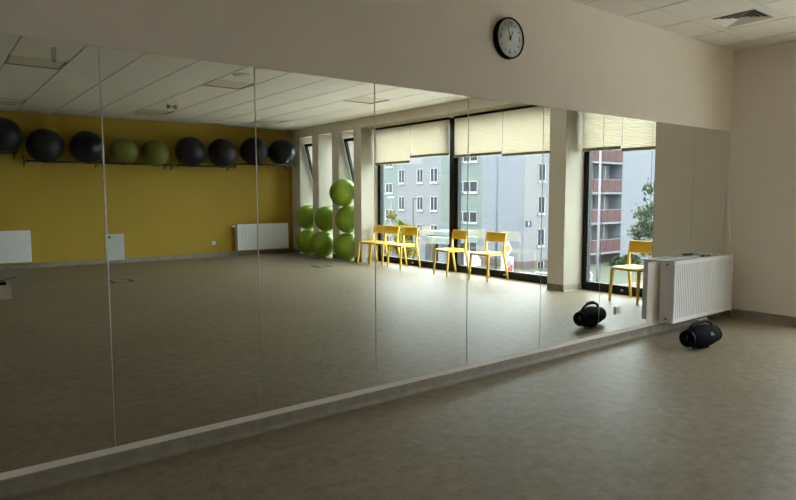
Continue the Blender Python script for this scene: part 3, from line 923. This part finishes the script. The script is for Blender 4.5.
# pavilion / entrance canopies
pv = empty('entrance_pavilion', (23, -30, G), 0, 'low flat-roofed pavilion with pale canopy outside the large window', 'pavilion')
def ppart(name, mb, m):
    bmesh.ops.translate(mb.b, verts=mb.b.verts, vec=(-23, 30, -G)); return mb.build(name, m, pv)
ppart('upper_canopy', MB().box(22.4, 25.5, -32.4, -29.3, -1.48, -1.2), M['x_teal'])
ppart('lower_canopy', MB().box(21.3, 24.5, -30.5, -28.3, -1.95, -1.52), M['x_teal'])
ppart('side_wall', MB().box(22.0, 24.8, -31.9, -31.2, G, -1.5), M['x_lpole'])
ppart('pillar', MB().box(21.9, 22.4, -29.7, -29.15, G, -1.95), M['x_lpole'])
dk = MB()
for i in range(8): dk.box(22.9, 22.98, -31.15 + i * .2, -31.0 + i * .2, G, -1.95)
dk.box(23.1, 23.2, -31.2, -28.4, G, -1.9)
ppart('dark_cladding', dk, M['x_dark'])

def lamp_post(name, x, v, ztop, r, m, label, head=0):
    t = empty(name, (x, -v, G), 0, label, 'lamp post')
    MB().tube([(0, 0, 0), (0, 0, (ztop - G) * .3), (0, 0, ztop - G)], [r, r * .95, r * .8], 12).build('post', M[m], t)
    if head == 1: MB().box(-.12, .12, -.3, .3, ztop - G, ztop - G + .12, .03).build('lamp_head', M['x_wframe'], t)
    if head == 2:
        MB().tube([(0, 0, ztop - G - .05), (0, .25, ztop - G + .06), (0, 1.1, ztop - G + .1)], [r * .7, r * .6, r * .5], 10).build('lamp_arm', M[m], t)
        MB().box(-.12, .12, 1.0, 1.5, ztop - G + .04, ztop - G + .16, .03).build('lamp_head', M['x_wframe'], t)
    if head == 3: MB().tube([(0, 0, ztop - G - .03), (0, .12, ztop - G + .02), (0, .42, ztop - G + .03)], [r * .9, r * .8, r * .8], 10).build('lamp_arm', M[m], t)
    return t
lamp_post('lamp_post', 28.09, 29.9, 7.5, .10, 'x_pole', 'tall blue-grey lamp post standing before the blank wall of the long block', 2)
lamp_post('lamp_post', 29.15, 21.55, 7.2, .085, 'x_lpole', 'tall pale lamp post in front of the red balconies', 2)
lamp_post('lamp_post', 23.14, 36.89, 1.2, .05, 'x_lpole', 'thin lamp post with a flat T-shaped head at the left of the large window', 1)
lamp_post('lamp_post', 22.65, 33.45, 1.15, .05, 'x_dark', 'thin lamp post with a short bent arm left of the pavilion', 3)

# priority sign and hoop board
sg = empty('priority_road_sign', (21.4, -22.6, G), math.radians(15), 'yellow and white diamond traffic sign outside behind a yellow chair', 'road sign')
MB().tube([(0, 0, 0), (0, 0, 3.3)], .03, 10).build('post', M['x_lpole'], sg)
q = .47
MB().poly([(-.035, 0, 2.83 - q), (-.035, q, 2.83), (-.035, 0, 2.83 + q), (-.035, -q, 2.83)], (-.01, 0, 0)).build('sign_plate', M['x_white'], sg)
q = .30
MB().poly([(-.046, 0, 2.83 - q), (-.046, q, 2.83), (-.046, 0, 2.83 + q), (-.046, -q, 2.83)], (-.006, 0, 0)).build('sign_field', M['x_yellow'], sg)
hb = empty('warning_board', (21.25, -22.55, G), math.radians(-10), 'white board with a red slanted stripe below the diamond road sign', 'board')
MB().box(-.03, .03, -.42, .42, .75, 2.35).build('board_panel', M['x_white'], hb)
MB().box(-.038, -.031, -.12, .30, .9, 2.1).build('blue_field', M['x_lpole'], hb)
MB().poly([(-.04, .42, 2.0), (-.04, .42, 1.55), (-.04, -.3, .8), (-.04, -.42, .8), (-.04, -.42, 1.0)], (-.006, 0, 0)).build('red_stripe', M['x_red2'], hb)
MB().tube([(0, -.3, 0), (0, -.3, .75)], .025, 8).tube([(0, .3, 0), (0, .3, .75)], .025, 8).build('board_post', M['x_white'], hb)

# hoop barriers
def hoop(x, v, label, rz=0):
    t = empty('hoop_barrier', (x, -v, G + .03), rz, label, 'barrier', 'white hoop barriers along the lawn')
    pts = [(0, -.5, 0), (0, -.5, .69)] + [(0, -.5 + .18 * (1 - math.cos(a)), .69 + .18 * math.sin(a)) for a in (PI / 6, PI / 3, PI / 2)]
    pts += [(0, -y, z) for _, y, z in pts[::-1]]
    MB().tube(pts, .045, 8).build('hoop_tube', M['x_white'], t)
    MB().tube([(0, -.5, .35), (0, .5, .35)], .035, 8).build('cross_bar', M['x_white'], t)
hoop(24.9, 24.3, 'white hoop barrier farthest left in the row by the lawn', math.radians(-38))
hoop(25.75, 23.6, 'white hoop barrier in the middle of the row by the lawn', math.radians(-38))
hoop(26.6, 22.95, 'white hoop barrier of the row by the lawn, next to the beige pillar', math.radians(-38))
hoop(28.3, 21.95, 'white hoop barrier before the balconies, seen low in the small right window', math.radians(-60))

# parked car
car = empty('parked_car', (28.6, -34.6, G), math.radians(-75), 'white car parked outside right of the dark window mullion', 'car')
MB().poly([(-2.1, -.85, .35), (2.1, -.85, .35), (2.15, -.85, .85), (1.2, -.85, 1.0), (.6, -.85, 1.45), (-1.2, -.85, 1.48), (-1.9, -.85, 1.0), (-2.15, -.85, .8)], (0, 1.7, 0)).build('car_body', M['x_white'], car)
MB().poly([(1.1, -.86, 1.02), (.55, -.86, 1.38), (-1.15, -.86, 1.4), (-1.7, -.86, 1.02)], (0, 1.72, 0)).build('car_windows', M['x_glass'], car)
for sx in (-1.35, 1.35):
    for sy in (-.8, .8):
        MB().lathe([(0, -.1), (.22, -.1), (.33, -.09), (.33, .09), (.22, .1), (0, .1)], 20, Matrix.Translation((sx, sy, .33)) @ Matrix.Rotation(PI / 2, 4, 'X')).build('wheel', M['rubber'], car)

# trees
def tree(x, v, h, r, cr_z, m, n, label, leaf=.13, trunk=.09):
    t = empty('tree', (x, -v, G), 0, label, 'tree')
    rnd = random.Random(int(x * 7 + v))
    tr = MB()
    tr.tube([(0, 0, 0), (.05, .03, h * .3), (0, .05, h * .6), (.02, 0, h * .95)], [trunk, trunk * .8, trunk * .5, trunk * .15], 8)
    for i in range(14):
        a = rnd.uniform(0, 2 * PI); z0 = h * rnd.uniform(.4, .85)
        l = r * rnd.uniform(.6, 1.0)
        tr.tube([(0, .03, z0), (math.cos(a) * l * .5, math.sin(a) * l * .5, z0 + l * .3), (math.cos(a) * l, math.sin(a) * l, z0 + l * .55)], [trunk * .3, trunk * .18, trunk * .06], 5)
    tr.build('trunk', M['bark'], t)
    lf = MB()
    clumps = [(rnd.gauss(0, r * .42), rnd.gauss(0, r * .42), cr_z + rnd.gauss(0, h * .16)) for _ in range(26)]
    for i in range(n):
        c = rnd.choice(clumps)
        p = Vector((c[0] + rnd.gauss(0, r * .17), c[1] + rnd.gauss(0, r * .17), c[2] + rnd.gauss(0, r * .17)))
        s = leaf * rnd.uniform(.6, 1.3)
        R3 = Matrix.Rotation(rnd.uniform(0, 6), 3, 'Z') @ Matrix.Rotation(rnd.uniform(-1.3, 1.3), 3, 'X')
        q = [lf.b.verts.new(p + R3 @ Vector(k)) for k in ((-s * .5, 0, 0), (0, -s * .9, .2 * s), (s * .5, 0, 0), (0, s * .9, .2 * s))]
        lf.b.faces.new(q)
    lf.build('foliage', M[m], t)
tree(20.13, 31.4, 4.0, .95, 3.0, 'leaf', 5200, 'young yellow-green tree outside at the left of the large window')
tree(21.1, 12.9, 6.0, 1.15, 4.6, 'leaf2', 2000, 'leafy tree outside against the blank wall in the small right window', leaf=.14)

# bushes along the balcony block
def bush(x, v, r, label):
    t = empty('shrub', (x, -v, G + .03), 0, label, 'bush')
    rnd = random.Random(int(x * 11)); lf = MB()
    for i in range(700):
        a = rnd.uniform(0, 2 * PI); e = rnd.uniform(0, PI / 2); rr = r * rnd.uniform(.7, 1)
        p = Vector((math.cos(a) * math.cos(e) * rr, math.sin(a) * math.cos(e) * rr, math.sin(e) * rr * .8 + .1)); s = .16 * rnd.uniform(.6, 1.3)
        R3 = Matrix.Rotation(rnd.uniform(0, 6), 3, 'Z') @ Matrix.Rotation(rnd.uniform(-1.3, 1.3), 3, 'X')
        lf.b.faces.new([lf.b.verts.new(p + R3 @ Vector(k)) for k in ((-s * .5, 0, 0), (0, -s * .9, 0), (s * .5, 0, 0), (0, s * .9, 0))])
    lf.build('foliage', M['leaf2'], t)
    MB().tube([(0, 0, 0), (0, 0, r * .7)], [.05, .02], 6).build('stem', M['bark'], t)
bush(40.6, 27.3, .8, 'round dark shrub left of the pair under the balconies')
bush(42.6, 27.4, .95, 'larger round dark shrub under the right end of the balconies')

# ------------------------------------------------------------------ light and camera
w = bpy.data.worlds.new('overcast_sky'); S.world = w
w.use_nodes = True
nt = w.node_tree
bg = nt.nodes['Background']
tc = nt.nodes.new('ShaderNodeTexCoord'); sp = nt.nodes.new('ShaderNodeSeparateXYZ')
r = nt.nodes.new('ShaderNodeValToRGB')
r.color_ramp.elements[0].position = .0; r.color_ramp.elements[0].color = (.72, .80, .90, 1)
r.color_ramp.elements[1].position = .7; r.color_ramp.elements[1].color = (.95, .98, 1.0, 1)
nt.links.new(tc.outputs['Generated'], sp.inputs[0]); nt.links.new(sp.outputs['Z'], r.inputs['Fac']); nt.links.new(r.outputs['Color'], bg.inputs['Color'])
bg.inputs['Strength'].default_value = 15.0

cam = bpy.data.cameras.new('camera'); co = bpy.data.objects.new('camera', cam); COL.objects.link(co)
F_, YAW, PIT, ROL = 616.49, .6570, -.0865, -.0018
cam.sensor_width = 36; cam.sensor_fit = 'HORIZONTAL'
cam.lens = F_ / 796 * 36
cam.clip_start = .05; cam.clip_end = 400
fw = Vector((math.sin(YAW) * math.cos(PIT), math.cos(YAW) * math.cos(PIT), math.sin(PIT)))
rt = fw.cross(Vector((0, 0, 1))).normalized(); up = rt.cross(fw)
r2 = rt * math.cos(ROL) + up * math.sin(ROL); u2 = -rt * math.sin(ROL) + up * math.cos(ROL)
m3 = Matrix((r2, u2, -fw)).transposed()
co.matrix_world = Matrix.Translation((-7.0610, -3.1873, 1.3343)) @ m3.to_4x4()
S.camera = co

S.view_settings.view_transform = 'Standard'
S.view_settings.look = 'None'
S.view_settings.exposure = 0
S.view_settings.gamma = 1
S.cycles.max_bounces = 16
S.cycles.diffuse_bounces = 10
S.cycles.glossy_bounces = 8
S.cycles.transparent_max_bounces = 16
S.cycles.caustics_reflective = True
S.cycles.blur_glossy = 0
S.cycles.sample_clamp_indirect = 0
